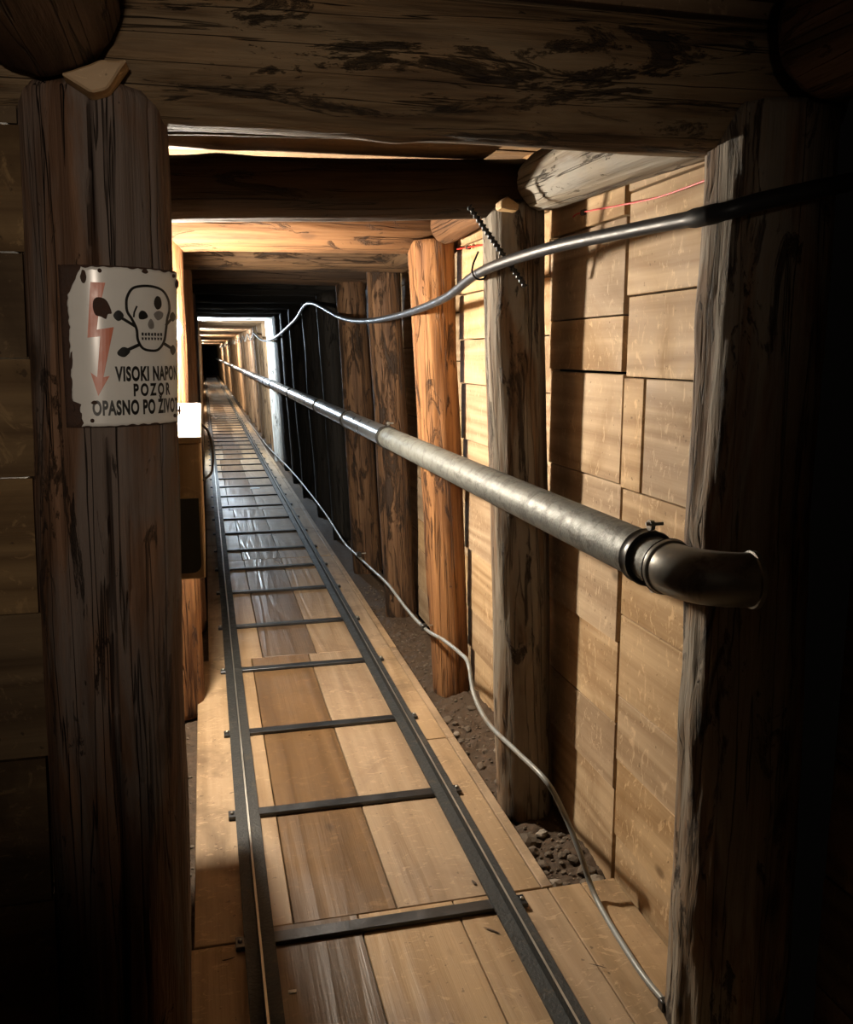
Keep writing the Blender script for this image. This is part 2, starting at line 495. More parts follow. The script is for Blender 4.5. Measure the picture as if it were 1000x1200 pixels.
# roof boards lie across the tunnel above the round beams
bm = bmesh.new()
def roof(y0, y1, z, x0=-.44, x1=1.20):
    y = y0
    while y < y1 - .01:
        e = min(y + random.uniform(.2, .28), y1)
        if y1 - e < .06: e = y1
        dz = random.uniform(-.004, .004)
        add_box(bm, x0, x1, y + .001, e - .001, z + dz, z + .03 + dz, .0015)
        y = e
roof(-2.2, 1.5, 2.02, -.36, 1.17)
roof(1.5, 2.585, 1.995)
roof(2.59, 3.62, 2.085, -.40, 1.15)
for i in range(2, len(FRAMES) - 1): roof(FRAMES[i], FRAMES[i + 1], 2.04)
obj_from_bm('ceiling', bm, MAT['ceil'], smooth=False)['kind'] = 'structure'
bm = bmesh.new()
add_box(bm, 1.11, 1.15, 2.585, 3.62, 1.98, 2.10); add_box(bm, -.40, -.35, 2.585, 3.62, 1.98, 2.10)
add_box(bm, -.40, 1.15, 2.584, 2.60, 1.99, 2.12); add_box(bm, -.40, 1.15, 3.60, 3.615, 2.03, 2.12)
obj_from_bm('trim_1', bm, MAT['ceil'], smooth=False)['kind'] = 'structure'
bm = bmesh.new()
add_box(bm, -.36, 1.12, END, END + .04, -.06, 2.1)
obj_from_bm('wall_back', bm, MAT['wall_dark'], smooth=False)['kind'] = 'structure'


# ------------------------------------------------------------------ logs
def log_mesh(L, r0, r1, seed, na=40, nl=40, rough=1.0, bend=.01, cracks=(), bumps=()):
    """a round timber along local Z from 0 to L"""
    bm = bmesh.new()
    sx = seed * 13.7
    rings = []
    for j in range(nl + 1):
        z = L * j / nl
        t = j / nl
        cx = bend * noise.noise((sx, z * 1.3, 0)) * math.sin(PI * min(1, max(0, t)))
        cy = bend * noise.noise((sx + 9, z * 1.3, 4)) * math.sin(PI * min(1, max(0, t)))
        ring = []
        for i in range(na):
            a = 2 * PI * i / na
            ca, sa = math.cos(a), math.sin(a)
            r = r0 + (r1 - r0) * t
            d = .055 * noise.noise((ca * 1.2 + sx, sa * 1.2, z * 2.2)) + rough * (.035 * noise.noise((ca * 4 + sx, sa * 4, z * 3.0)) + .014 * noise.noise((ca * 11 + sx, sa * 11, z * 5)) + .008 * noise.noise((ca * 26, sa * 26 + sx, z * 20)))
            e = min(z, L - z)
            if e < .012: d -= .05 * (1 - e / .012)
            for (ka, k0, k1, kw, kd) in cracks:
                if k0 <= z <= k1:
                    aa = ka + .06 * noise.noise((z * 2.5, ka, sx))
                    da = abs((a - aa + PI) % (2 * PI) - PI)
                    ww = kw * min(1, 6 * (z - k0) / L + .15, 6 * (k1 - z) / L + .15)
                    if da < ww: d -= kd * (1 - da / ww)
            for (ba, bz, bw, bh) in bumps:
                da = ((a - ba + PI) % (2 * PI) - PI) * r
                q = (da * da + (z - bz) ** 2 * .6) / (bw * bw)
                d += bh * math.exp(-q)
            ring.append(bm.verts.new((cx + ca * r * (1 + d), cy + sa * r * (1 + d), z)))
        rings.append(ring)
    for j in range(nl):
        for i in range(na):
            bm.faces.new((rings[j][i], rings[j][(i + 1) % na], rings[j + 1][(i + 1) % na], rings[j + 1][i]))
    c0 = bm.verts.new((0, 0, 0)); c1 = bm.verts.new((0, 0, L))
    for i in range(na):
        bm.faces.new((c0, rings[0][(i + 1) % na], rings[0][i]))
        bm.faces.new((c1, rings[-1][i], rings[-1][(i + 1) % na]))
    return bm

def place_axis(o, p0, p1):
    p0, p1 = Vector(p0), Vector(p1)
    o.location = p0
    o.rotation_euler = Vector((0, 0, 1)).rotation_difference(p1 - p0).to_euler()

def log(name, p0, p1, r0, r1, seed, mat, label, cat, group=None, **kw):
    L = (Vector(p1) - Vector(p0)).length
    o = obj_from_bm(name, log_mesh(L, r0, r1, seed, **kw), MAT[mat], angle=75)
    place_axis(o, p0, p1)
    return tag(o, label, cat, group)

# posts on the right, nearest first
log('timber_post', (1.025, 1.50, -.055), (1.003, 1.50, 1.84), .118, .110, 1, 'post_grey', 'thick timber post behind the pipe elbow, dark front and pale hewn edge', 'post',
    na=110, nl=190, rough=1.7, bumps=[(PI * .98, .75, .06, .06), (PI * .95, 1.55, .05, .05), (PI, .35, .05, .08), (PI * 1.02, 1.15, .04, .06)])
log('timber_post', (.962, 2.56, -.055), (.884, 2.56, 1.835), .088, .088, 2, 'post_grey', 'timber post with grey lit edge and rebar rod across its top', 'post', na=80, nl=150, rough=1.2)
log('timber_post', (1.003, 3.62, -.055), (.905, 3.62, 1.86), .080, .092, 3, 'post_orange', 'bright orange peeled timber post with knots', 'post', na=72, nl=120, rough=1.0, bumps=[(PI * 1.3, 1.72, .03, .12)])
log('timber_post', (1.035, 4.82, -.055), (.945, 4.82, 1.86), .088, .090, 4, 'post_bark', 'brown timber post just behind the orange peeled post', 'post', na=64, nl=90)
log('timber_post', (1.03, 5.86, -.055), (.935, 5.86, 1.86), .098, .095, 5, 'post_bark', 'bark-mottled timber post beside the black wall section', 'post', na=64, nl=90)
# posts on the left
log('timber_post', (-.190, 1.53, -.055), (-.147, 1.53, 1.80), .116, .108, 6, 'post_dark', 'thick split timber post carrying the enamel warning sign', 'post',
    na=150, nl=190, rough=.9, cracks=[(-PI * .5 + .05, 1.36, 1.86, .075, .40), (-PI * .5 + .10, .2, 1.36, .055, .30), (-PI * .5 + .40, .35, 1.30, .04, .2), (-PI * .5 - .55, .5, 1.6, .05, .10), (-PI * .5 + .95, 1.3, 1.85, .06, .15)])
log('timber_post', (-.30, 2.66, -.055), (-.27, 2.66, 1.84), .085, .085, 7, 'post_dark', 'left timber post hidden behind the split sign post', 'post')
log('timber_post', (-.142, 3.66, -.055), (-.148, 3.66, 1.86), .088, .088, 8, 'post_orange', 'lit orange timber post showing past the left sign post', 'post', na=64, nl=100, rough=1.5)
log('timber_post', (-.128, 4.82, -.055), (-.128, 4.82, 1.86), .088, .088, 9, 'post_dark', 'dark left timber post beyond the lit orange left post', 'post')

FAR = {}
def far_mesh(kind, seed):
    k = (kind, seed)
    if k not in FAR:
        if kind == 'post': bm = log_mesh(1.92, .088, .090, 50 + seed, na=26, nl=40)
        else: bm = log_mesh(1.42, .095, .088, 80 + seed, na=26, nl=30)
        me = bpy.data.meshes.new('timber_log'); bm.normal_update(); bm.to_mesh(me); bm.free()
        me.polygons.foreach_set('use_smooth', [True] * len(me.polygons))
        FAR[k] = me
    return FAR[k]
def far_log(name, kind, seed, mat, p0, p1, label, cat, group):
    base = far_mesh(kind, seed)
    key = (kind, seed, mat)
    if key not in FAR:
        me = base.copy(); me.materials.append(MAT[mat]); FAR[key] = me
    o = bpy.data.objects.new(name, FAR[key])
    COL.objects.link(o)
    place_axis(o, p0, p1)
    return tag(o, label, cat, group)
lampY = [l[1] for l in LAMPS[1:]]
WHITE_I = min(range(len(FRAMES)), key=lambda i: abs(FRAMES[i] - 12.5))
for i, y in enumerate(FRAMES):
    if i < 5: continue
    j = random.uniform(-.012, .012)
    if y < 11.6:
        mat, lab, grp = 'post_black', 'near-black post in the dark stretch of the right wall', 'near-black posts on the right'
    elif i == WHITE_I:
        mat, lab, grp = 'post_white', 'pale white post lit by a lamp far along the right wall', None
    else:
        mat, lab, grp = 'post_far', 'small distant post of the right row beyond the white post', 'distant right posts'
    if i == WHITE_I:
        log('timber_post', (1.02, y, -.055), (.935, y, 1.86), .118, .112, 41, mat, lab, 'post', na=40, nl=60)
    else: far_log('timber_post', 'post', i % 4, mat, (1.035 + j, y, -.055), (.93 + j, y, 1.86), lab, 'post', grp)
    far_log('timber_post', 'post', (i + 2) % 4, 'post_dark' if y < 11 else 'post_far', (-.128 - abs(j), y, -.055), (-.128 - abs(j), y, 1.86),
            'distant post in the left row beside the track', 'post', 'distant left posts')

# roof beams
log('roof_beam', (-.30, 1.55, 1.868), (1.12, 1.55, 1.890), .116, .112, 21, 'beam_dark', 'thick dark log beam across the top of the picture', 'beam', na=110, nl=150, rough=1.1,
    cracks=[(PI * .02, .0, .8, .03, .12)], bumps=[(0, .62, .035, .06)])
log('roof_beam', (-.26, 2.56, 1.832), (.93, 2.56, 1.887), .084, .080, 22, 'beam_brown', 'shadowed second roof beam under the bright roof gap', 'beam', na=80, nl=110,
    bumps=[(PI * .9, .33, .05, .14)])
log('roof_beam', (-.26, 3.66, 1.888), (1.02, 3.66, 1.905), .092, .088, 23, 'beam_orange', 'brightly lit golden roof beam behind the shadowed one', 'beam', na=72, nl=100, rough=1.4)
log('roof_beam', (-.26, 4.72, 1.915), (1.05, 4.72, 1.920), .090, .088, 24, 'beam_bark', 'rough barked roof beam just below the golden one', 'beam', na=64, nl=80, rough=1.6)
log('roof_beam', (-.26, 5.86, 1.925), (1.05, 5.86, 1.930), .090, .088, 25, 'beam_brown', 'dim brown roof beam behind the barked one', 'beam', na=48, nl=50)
for i, y in enumerate(FRAMES):
    if i < 5: continue
    mat = 'post_black' if y < 11.6 else ('post_white' if i == WHITE_I else 'post_far')  # near-black beam colour stands in for the missing light in this stretch
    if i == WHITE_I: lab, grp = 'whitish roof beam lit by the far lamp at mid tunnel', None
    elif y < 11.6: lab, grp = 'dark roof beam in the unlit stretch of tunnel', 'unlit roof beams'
    else: lab, grp = 'tiny distant roof beam beyond the whitish one', 'distant roof beams'
    far_log('roof_beam', 'beam', i % 3, mat, (-.28, y, 1.93), (1.09, y, 1.93), lab, 'beam', grp)

# lengthwise brace logs between the frames
log('brace_log', (-.20, .15, 1.90), (-.195, 1.43, 1.895), .105, .100, 31, 'brace_dark', 'round log end at the top left corner beside the thick beam', 'log', na=64, nl=60)
log('brace_log', (1.03, .15, 1.940), (1.025, 1.37, 1.940), .118, .116, 32, 'brace_dark', 'dark log at the top right corner above the right post', 'log', na=64, nl=60)
log('brace_log', (.935, 2.46, 1.885), (.965, 1.625, 1.875), .078, .085, 33, 'brace_grey', 'grey knotted brace log under the roof right of second beam', 'log', na=80, nl=90, rough=1.4)
log('brace_log', (.945, 3.53, 1.905), (.945, 2.68, 1.918), .066, .064, 34, 'beam_orange', 'lit brace log end beside the golden beam', 'log', na=56, nl=50)
log('brace_log', (.97, 4.63, 1.915), (.97, 3.76, 1.915), .075, .075, 35, 'beam_bark', 'brace log between the golden and the barked beams', 'log', na=40, nl=40)

# a wide roof plank above the gap between the first two beams
a_ = at_y(213, 175, 2.575); b_ = at_y(606, 189, 2.575)
bm = bmesh.new()
add_box(bm, -.34, .80, 1.72, 2.575, 0, .028, .003)
o = obj_from_bm('roof_plank', bm, MAT['ceil'], smooth=False)
for v in o.data.vertices: v.co.z += a_.z + (b_.z - a_.z) * (v.co.x - a_.x) / (b_.x - a_.x)
tag(o, 'brown roof plank in the gap between thick beam and second beam', 'plank')

# wedges driven in above the posts
def wedge(pts_lo, h, name, mat, label, cat):
    bm = bmesh.new()
    cs = sum((Vector(p) for p in pts_lo), Vector()) / len(pts_lo)
    lo = [bm.verts.new(Vector(p) - cs) for p in pts_lo]
    hi = [bm.verts.new(Vector(p) - cs + Vector(hh)) for p, hh in zip(pts_lo, h)]
    n = len(lo)
    bm.faces.new(list(reversed(lo))); bm.faces.new(hi)
    for i in range(n): bm.faces.new((lo[i], lo[(i + 1) % n], hi[(i + 1) % n], hi[i]))
    bmesh.ops.recalc_face_normals(bm, faces=bm.faces[:])
    bmesh.ops.bevel(bm, geom=bm.edges[:], offset=.003, segments=1, affect='EDGES')
    bmesh.ops.subdivide_edges(bm, edges=bm.edges[:], cuts=3, use_grid_fill=True)
    for v in bm.verts: v.co += Vector((noise.noise(v.co * 40), noise.noise(v.co * 40 + Vector((5, 5, 5))), noise.noise(v.co * 40 + Vector((9, 1, 3))))) * .002
    o = obj_from_bm(name, bm, MAT[mat], loc=cs, angle=30)
    return tag(o, label, cat)
p = [at_y(75, 100, 1.42), at_y(110, 122, 1.42), at_y(128, 118, 1.42), at_y(152, 84, 1.42), at_y(120, 84, 1.42)]
wedge([(q.x, 1.385, q.z + .006) for q in p], [(0, .05, 0)] * 5, 'wooden_wedge', 'chip', 'cracked pale wooden wedge on top of the left sign post', 'wedge')
p = [at_y(586, 244, 2.44), at_y(606, 248, 2.44), at_y(608, 240, 2.44), at_y(594, 230, 2.44), at_y(586, 236, 2.44)]
wedge([(q.x, 2.43, q.z) for q in p], [(0, .05, 0)] * 5, 'wooden_wedge', 'chip', 'small wooden wedge between second right post and roof beam', 'wedge')


# ------------------------------------------------------------------ the track
root = empty('rail_track', (.3885, 2, 0), 'narrow iron rail track with flat crossbars on the floor boards', 'track')
RX = (.0735, .702)
def rail(cx, s):
    bm = bmesh.new()
    y0, y1 = -1.8, END - .3
    ys = [y0 + (y1 - y0) * k / 90 for k in range(91)]
    prof = [(-.036, .013), (-.036, .022), (-.0035, .0225), (-.0028, .047), (.0028, .047), (.0035, .0225), (.036, .022), (.036, .013)]
    rings = [[bm.verts.new((cx + a + .0015 * noise.noise((y * 1.7, s, 0)), y, b)) for a, b in prof] for y in ys]
    n = len(prof)
    for i in range(len(rings) - 1):
        for k in range(n):
            f = bm.faces.new((rings[i][k], rings[i][(k + 1) % n], rings[i + 1][(k + 1) % n], rings[i + 1][k]))
            if k == 3: f.material_index = 1
    bm.faces.new(rings[0]); bm.faces.new(list(reversed(rings[-1])))
    bmesh.ops.recalc_face_normals(bm, faces=bm.faces[:])
    for v in bm.verts: v.co -= root.location
    obj_from_bm('rail', bm, [MAT['rail'], MAT['rail_edge']], root, smooth=False)
rail(RX[0], 1); rail(RX[1], 2)
barY = [.10, .74, 1.375, 2.008, 2.637, 3.257, 3.95, 4.62, 5.32, 5.923, 6.509]
while len(barY) < 84: barY.append(barY[-1] + .64 + random.uniform(-.02, .02))
bm = bmesh.new()
add_box(bm, -.372, .372, -.021, .021, .0005, .013, .0015)
barmesh = None
for y in barY:
    if barmesh is None:
        o = obj_from_bm('crossbar', bm, MAT['bar'], root, smooth=False); barmesh = o.data
    else:
        o = bpy.data.objects.new('crossbar', barmesh); COL.objects.link(o); o.parent = root
    o.location = Vector((.3885, y, 0)) - root.location
    o.rotation_euler.z = random.uniform(-.006, .006)
for k, y in enumerate(barY[2:10]):
    for s, x in ((0, .3885 - .361), (1, .3885 + .361)):
        bm = bmesh.new()
        bmesh.ops.create_uvsphere(bm, u_segments=10, v_segments=6, radius=.006)
        obj_from_bm('bolt', bm, MAT['bolt'], root, Vector((x - .0, y, .0145)) - root.location)


# ------------------------------------------------------------------ the pipe
PX, PZ, PR = .772, 1.052, .0455
def lathe_y(bm, prof, cx, cz, seg=36):
    rings = [[bm.verts.new((cx + r * math.cos(2 * PI * k / seg), y, cz + r * math.sin(2 * PI * k / seg))) for k in range(seg)] for y, r in prof]
    for i in range(len(rings) - 1):
        for k in range(seg):
            bm.faces.new((rings[i][k], rings[i][(k + 1) % seg], rings[i + 1][(k + 1) % seg], rings[i + 1][k]))
    bmesh.ops.recalc_face_normals(bm, faces=bm.faces[:])
PY = [1.452, 3.86, 4.95, 6.25, 8.3, 10.6, 11.8]
while PY[-1] < END - 3: PY.append(PY[-1] + 2.4)
proot = empty('metal_pipe', (PX, 1.45, PZ), 'long grey metal pipe with clamped joints running along the right posts', 'pipe')
def rel(o, r=proot):
    for v in o.data.vertices: v.co -= r.location
for k in range(len(PY) - 1):
    bm = bmesh.new()
    a, b = PY[k] + .004, PY[k + 1] - .004
    r = PR if k == 0 else PR * .985
    lathe_y(bm, [(a, r - .004), (a, r), (a + .02, r), (b - .02, r), (b, r), (b, r - .004)], PX, PZ)
    o = obj_from_bm('pipe_section', bm, MAT['zinc'] if k == 0 else MAT['zinc_bright'], proot); rel(o)
    if k == 0: o['label'] = 'dull mottled zinc pipe section nearest the elbow'
for k, y in enumerate(PY[:-1]):
    bm = bmesh.new()
    R_ = PR + .006
    lathe_y(bm, [(y - .016, PR - .001), (y - .016, R_ - .002), (y - .013, R_), (y - .006, R_ - .003), (y + .006, R_ - .003), (y + .013, R_), (y + .016, R_ - .002), (y + .016, PR - .001)], PX, PZ)
    c = obj_from_bm('clamp_ring', bm, MAT['clamp'], proot); rel(c)
    if k < 2:
        for s, ang in ((1, PI * .48), (2, -PI * .42)):
            if k == 1 and s == 2: continue
            bm = bmesh.new()
            ca, sa = math.cos(ang), math.sin(ang)
            c_ = Vector((PX + ca * (R_ + .008), y, PZ + sa * (R_ + .008)))
            add_tube(bm, [c_ + Vector((-.004, 0, 0)), c_ + Vector((.004, 0, 0))], .010, 14)
            add_tube(bm, [c_ + Vector((-.010, -.0, .003)), c_ + Vector((.022, -.004, .003))], .0034, 8)
            lug = obj_from_bm('clamp_bolt', bm, MAT['bolt'], c)
            rel(lug)
# collar piece and elbow at the near end
bm = bmesh.new()
yC, yE = 1.452, 1.372
lathe_y(bm, [(yC - .010, PR - .006), (yC - .010, PR - .003), (yE + .006, PR - .003), (yE + .006, PR - .008)], PX, PZ)
o = obj_from_bm('collar', bm, MAT['zinc'], proot); rel(o)
bm = bmesh.new()
RB = .088
path, rads = [], []
cyl_end = yE
path.append(Vector((PX, yE + .008, PZ))); rads.append(PR + .0035)
path.append(Vector((PX, yE + .002, PZ))); rads.append(PR + .0045)
path.append(Vector((PX, yE - .004, PZ))); rads.append(PR + .0030)
path.append(Vector((PX, yE - .006, PZ))); rads.append(PR)
for k in range(0, 17):
    a = PI / 2 * k / 16 * .93
    path.append(Vector((PX + RB * (1 - math.cos(a)), yE - .008 - RB * math.sin(a), PZ - .003 * k / 16))); rads.append(PR * (1 + .015 * math.sin(PI * k / 16)))
d = (path[-1] - path[-2]).normalized()
e = path[-1]
for s, r in ((.010, PR), (.014, PR), (.016, PR + .003), (.024, PR + .003), (.026, PR - .002), (.020, PR - .006), (.0, PR - .006)):
    path.append(e + d * s); rads.append(r)
seg = 40
rings = []
for i, p_ in enumerate(path):
    if i < 4: t_ = Vector((0, -1, 0))
    elif i >= 21: t_ = d
    else:
        a = PI / 2 * (i - 4) / 16 * .93
        t_ = Vector((math.sin(a), -math.cos(a), 0))
    b_ = Vector((0, 0, 1)); a_ = t_.cross(b_).normalized()
    rings.append([bm.verts.new(p_ + a_ * rads[i] * math.cos(2 * PI * k / seg) + b_ * rads[i] * math.sin(2 * PI * k / seg)) for k in range(seg)])
for i in range(len(rings) - 1):
    for k in range(seg): bm.faces.new((rings[i][k], rings[i][(k + 1) % seg], rings[i + 1][(k + 1) % seg], rings[i + 1][k]))
bmesh.ops.recalc_face_normals(bm, faces=bm.faces[:])
o = obj_from_bm('elbow', bm, MAT['elbow'], proot); rel(o)
o['label'] = 'dark smooth pipe elbow turning right'
bm = bmesh.new()
lathe_y(bm, [(yE + .012, PR - .004), (yE + .012, PR + .003), (yE + .006, PR + .0055), (yE + .001, PR + .003), (yE + .001, PR - .004)], PX, PZ)
o = obj_from_bm('gasket', bm, MAT['clamp'], proot); rel(o)


# ------------------------------------------------------------------ cables
pts = [at_y(1100, 196, 1.30), at_y(1000, 213, 1.325), at_y(900, 234, 1.345), at_y(832, 252, 1.385), at_x(745, 269, .80), at_x(640, 292, .775), at_x(563, 319, .765), at_x(520, 350, .79),
       at_x(470, 369, .81), at_x(430, 376, .82), at_x(400, 372, .82), at_x(362, 355, .82), at_x(345, 376, .82), at_x(322, 396, .80), at_x(308, 399, .78), at_x(297, 390, .80)]
bm = bmesh.new()
pth = catmull(pts, 10)
y = pth[-1].y
add_tube(bm, pth, [.0150 if q.y < 1.37 else (.0165 if q.y < 1.42 else .0138) for q in pth], 16)
tag(obj_from_bm('power_cable', bm, MAT['cable_black']), 'thick black power cable sagging along the right wall below the roof', 'cable')
bm = bmesh.new()
pts = [pth[-1]]
k = 0
yy = pth[-1].y
while yy < 45:
    yy += 1.0
    k += 1
    pts.append(Vector((.80, yy, 1.68 + (.07 if k % 2 == 0 else -.05))))
add_tube(bm, catmull(pts, 4), .011, 8)
tag(obj_from_bm('power_cable', bm, MAT['conduit']), 'thin pale cable zigzagging along the far right posts', 'cable')

# grey cable along the foot of the right wall
pts = [at_z(815, 1230, .012), at_z(800, 1195, .012), at_z(780, 1175, .014), at_z(745, 1130, .012), at_z(700, 1055, .012), at_x(680, 1000, .925), at_x(662, 955, .905), at_x(640, 915, .858), at_x(605, 880, .842),
       at_x(573, 848, .845), at_x(556, 815, .85), at_x(549, 778, .86), at_x(540, 766, .87), at_x(520, 750, .875), at_x(500, 738, .875), at_x(478, 715, .88), at_x(455, 685, .88), at_x(437, 668, .885), at_x(420, 652, .89), at_x(403, 635, .89),
       at_x(385, 607, .89), at_x(365, 580, .88), at_x(340, 550, .87), at_x(312, 521, .87), at_x(296, 500, .87), at_x(280, 480, .87)]
q = pts[-1]
for s in (6, 14): pts.append(Vector((.87, q.y + s, max(.02, q.z + .0))))
bm = bmesh.new()
cpath = catmull(pts, 10)
add_tube(bm, cpath, .0075, 12)
tag(obj_from_bm('floor_cable', bm, MAT['conduit']), 'light grey cable snaking along the foot of the right wall', 'cable')

def clip(px, py, X, name_label, scale=1.0, z=None):
    c = at_x(px, py, X) if z is None else at_z(px, py, z)
    r = empty('cable_clip', c, name_label, 'clip')
    bm = bmesh.new()
    add_box(bm, -.011 * scale, .011 * scale, -.012 * scale, .012 * scale, -.011 * scale, .014 * scale, .003)
    obj_from_bm('clip_body', bm, MAT['clamp'], r)
    bm = bmesh.new()
    add_tube(bm, [Vector((-.004, 0, .006)) * scale, Vector((.035, 0, .006)) * scale], .003 * scale, 8)
    obj_from_bm('nail', bm, MAT['bolt'], r)
clip(779, 1178, 0, 'black clip holding grey cable at the near right post foot', 1.0, .014)
clip(497, 735, .872, 'small black clip on grey cable at the orange post foot', 1.1)
clip(421, 650, .885, 'tiny clip on grey cable beside the bark-mottled post', 1.2)

# wire tie carrying the black cable at the second post
c = at_x(562, 318, .765)
bm = bmesh.new()
tie = [c + Vector((.0, .012, .055)), c + Vector((-.016, .008, .02)), c + Vector((-.021, 0, -.004)), c + Vector((-.008, -.004, -.021)), c + Vector((.014, -.002, -.019)), c + Vector((.022, 0, 0))]
add_tube(bm, catmull(tie, 6), .0028, 8)
tag(obj_from_bm('wire_tie', bm, MAT['clip']), 'thin black wire tie looped around black cable at second right post', 'tie')

# ribbed steel rod stuck into the beam beside the second post
a, b = at_y(553, 246, 2.455), at_y(616, 336, 2.43)
bm = bmesh.new()
n = 120
d = b - a
t_ = d.normalized(); s1 = t_.cross(Vector((0, 0, 1))).normalized(); s2 = s1.cross(t_)
a0 = a - d * .05
rings = []
for k in range(n + 1):
    p_ = a0 + d * (1.05 * k / n)
    rings.append([bm.verts.new(p_ + (s1 * math.cos(2 * PI * m / 12) + s2 * math.sin(2 * PI * m / 12)) * (.0058 + .0040 * max(0, math.sin(k * 2 * PI / 6 + 2 * PI * m / 12)))) for m in range(12)])
for k in range(n):
    for m in range(12): bm.faces.new((rings[k][m], rings[k][(m + 1) % 12], rings[k + 1][(m + 1) % 12], rings[k + 1][m]))
bm.faces.new(list(reversed(rings[0]))); bm.faces.new(rings[-1])
bmesh.ops.recalc_face_normals(bm, faces=bm.faces[:])
tag(obj_from_bm('steel_rod', bm, MAT['rebar'], angle=80), 'ribbed black steel rod slanting in front of the second right post', 'rod')

# thin red wire near the top of the wall boards
bm = bmesh.new()
XR = XW1 - .018 * 1.8 - .008
add_tube(bm, catmull([at_x(672, 254, XR), at_x(682, 249, XR), at_x(735, 239, XR), at_x(775, 230, XR), at_x(828, 211, XR)], 8), .0022, 8)
wr = tag(obj_from_bm('red_wire', bm, MAT['red']), 'thin red wire high on the boards right of the second post', 'wire')
bm = bmesh.new()
add_tube(bm, catmull([at_x(536, 292, XW - .096), at_x(548, 290, XW - .096), at_x(568, 287, XW - .096)], 6), .0026, 8)
wr2 = tag(obj_from_bm('red_wire', bm, MAT['red']), 'short red wire seen between the orange and second posts', 'wire')
for (px, py, X, par) in ((684, 249, XR, wr), (548, 290, XW - .096, wr2)):
    bm = bmesh.new()
    c = at_x(px, py, X)
    add_box(bm, c.x - .006, c.x + .012, c.y - .009, c.y + .009, c.z - .007, c.z + .007, .002)
    obj_from_bm('wire_clip', bm, MAT['chip_dark'], par)


# ------------------------------------------------------------------ the warning sign on the left post
SR = .1235
SIGN_Y0 = 1.53
def sgn_frame(py):
    """axis of the post at the height of picture row py, on the plane of the sign"""
    z = at_y(150, py, 1.41).z
    t = (z + .055) / 1.855
    return -.190 + .043 * t, z
A0 = math.radians(7)
def sgn(px, py, lift=0.0):
    cx = 125.0 + (py - 405) * .028
    s = max(-.985, min(.985, (px - cx) / 97.0))
    ang = math.asin(s) + A0
    x0, z = sgn_frame(py)
    r = SR + lift
    return Vector((x0 + r * math.sin(ang), SIGN_Y0 - r * math.cos(ang), z))
def u_of(px, py):
    cx = 125.0 + (py - 405) * .028
    return math.asin(max(-.985, min(.985, (px - cx) / 97.0)))
def px_of(u, py): return 125.0 + (py - 405) * .028 + 97.0 * math.sin(u)
sroot = empty('warning_sign', sgn(150, 405), 'chipped white enamel high voltage sign with skull on the left post', 'sign')
def sobj(name, bm, m, label=None, parent=sroot):
    for v in bm.verts: v.co -= sroot.location
    o = obj_from_bm(name, bm, m, parent, smooth=False)
    if label: o['label'] = label
    return o
# plate: a curved sheet with a worn outline
t = NT('chipped_enamel')
v = t.coords(rnd=False)
col = t.mix(t.noise(v, 30, 5), (.70, .69, .65), (.80, .79, .75))
col = t.mix(t.math('MULTIPLY', t.ramp(t.noise(v, 22, 6, .7), [(.62, 0), (.70, 1)]), .4), col, (.45, .36, .26))
t.l(col, t.b.inputs['Base Color'])
t.b.inputs['Roughness'].default_value = .22
t.b.inputs['Specular IOR Level'].default_value = .5
MAT['enamel'] = t.m
MAT['sign_black'] = plain_material('black_enamel', (.012, .012, .012), .4, 0, 40, .2, 0)
MAT['sign_red'] = plain_material('faded_red_enamel', (.62, .17, .085), .35, 0, 30, .15, 0)
MAT['rust'] = plain_material('dark_rust', (.055, .028, .018), .9, 0, 60, .5, .4)
def sheet(x0, x1, y0, y1, lift, thick, nx=36, ny=30, edge=None):
    bm = bmesh.new()
    f = [[None] * (ny + 1) for _ in range(nx + 1)]; bk = [[None] * (ny + 1) for _ in range(nx + 1)]
    for i in range(nx + 1):
        for j in range(ny + 1):
            py = y0 + (y1 - y0) * j / ny
            xa, xb = x0 + (py - 405) * .035, x1 + (py - 405) * .012
            ua, ub = u_of(xa, py), u_of(xb, py)
            u = ua + (ub - ua) * i / nx
            px = px_of(u, py)
            if edge: px, py = edge(px, py, i / nx, j / ny)
            f[i][j] = bm.verts.new(sgn(px, py, lift)); bk[i][j] = bm.verts.new(sgn(px, py, lift - thick))
    for i in range(nx):
        for j in range(ny):
            bm.faces.new((f[i][j], f[i][j + 1], f[i + 1][j + 1], f[i + 1][j])); bm.faces.new((bk[i][j], bk[i + 1][j], bk[i + 1][j + 1], bk[i][j + 1]))
    for i in range(nx):
        bm.faces.new((f[i][0], f[i + 1][0], bk[i + 1][0], bk[i][0])); bm.faces.new((f[i][ny], bk[i][ny], bk[i + 1][ny], f[i + 1][ny]))
    for j in range(ny):
        bm.faces.new((f[0][j], bk[0][j], bk[0][j + 1], f[0][j + 1])); bm.faces.new((f[nx][j], f[nx][j + 1], bk[nx][j + 1], bk[nx][j]))
    bmesh.ops.recalc_face_normals(bm, faces=bm.faces[:])
    return bm
o = sobj('backing_plate', sheet(80, 213, 311.5, 500, -.001, .0015), MAT['rust'], 'rusty bare edge of the sign plate'); 
me = o.data; me.polygons.foreach_set('use_smooth', [True] * len(me.polygons))
def worn(px, py, s, q):
    # ragged enamel margin, deeper at the left side and the corners
    wl = 5 + 5 * abs(noise.noise((py * .09, 1, 0))) + (16 if py < 345 else 0) * max(0, (350 - py) / 38) + (8 if py > 470 else 0)
    px += (1 - s) ** 6 * wl
    px -= s ** 14 * (2.5 * abs(noise.noise((py * .12, 4, 0))))
    py += (1 - q) ** 14 * 3.5 * abs(noise.noise((px * .08, 7, 0))) - q ** 14 * 3.5 * abs(noise.noise((px * .08, 2, 0)))
    return px, py
o = sobj('enamel_face', sheet(83, 212, 313, 499, .0008, .001, 60, 50, worn), MAT['enamel'])
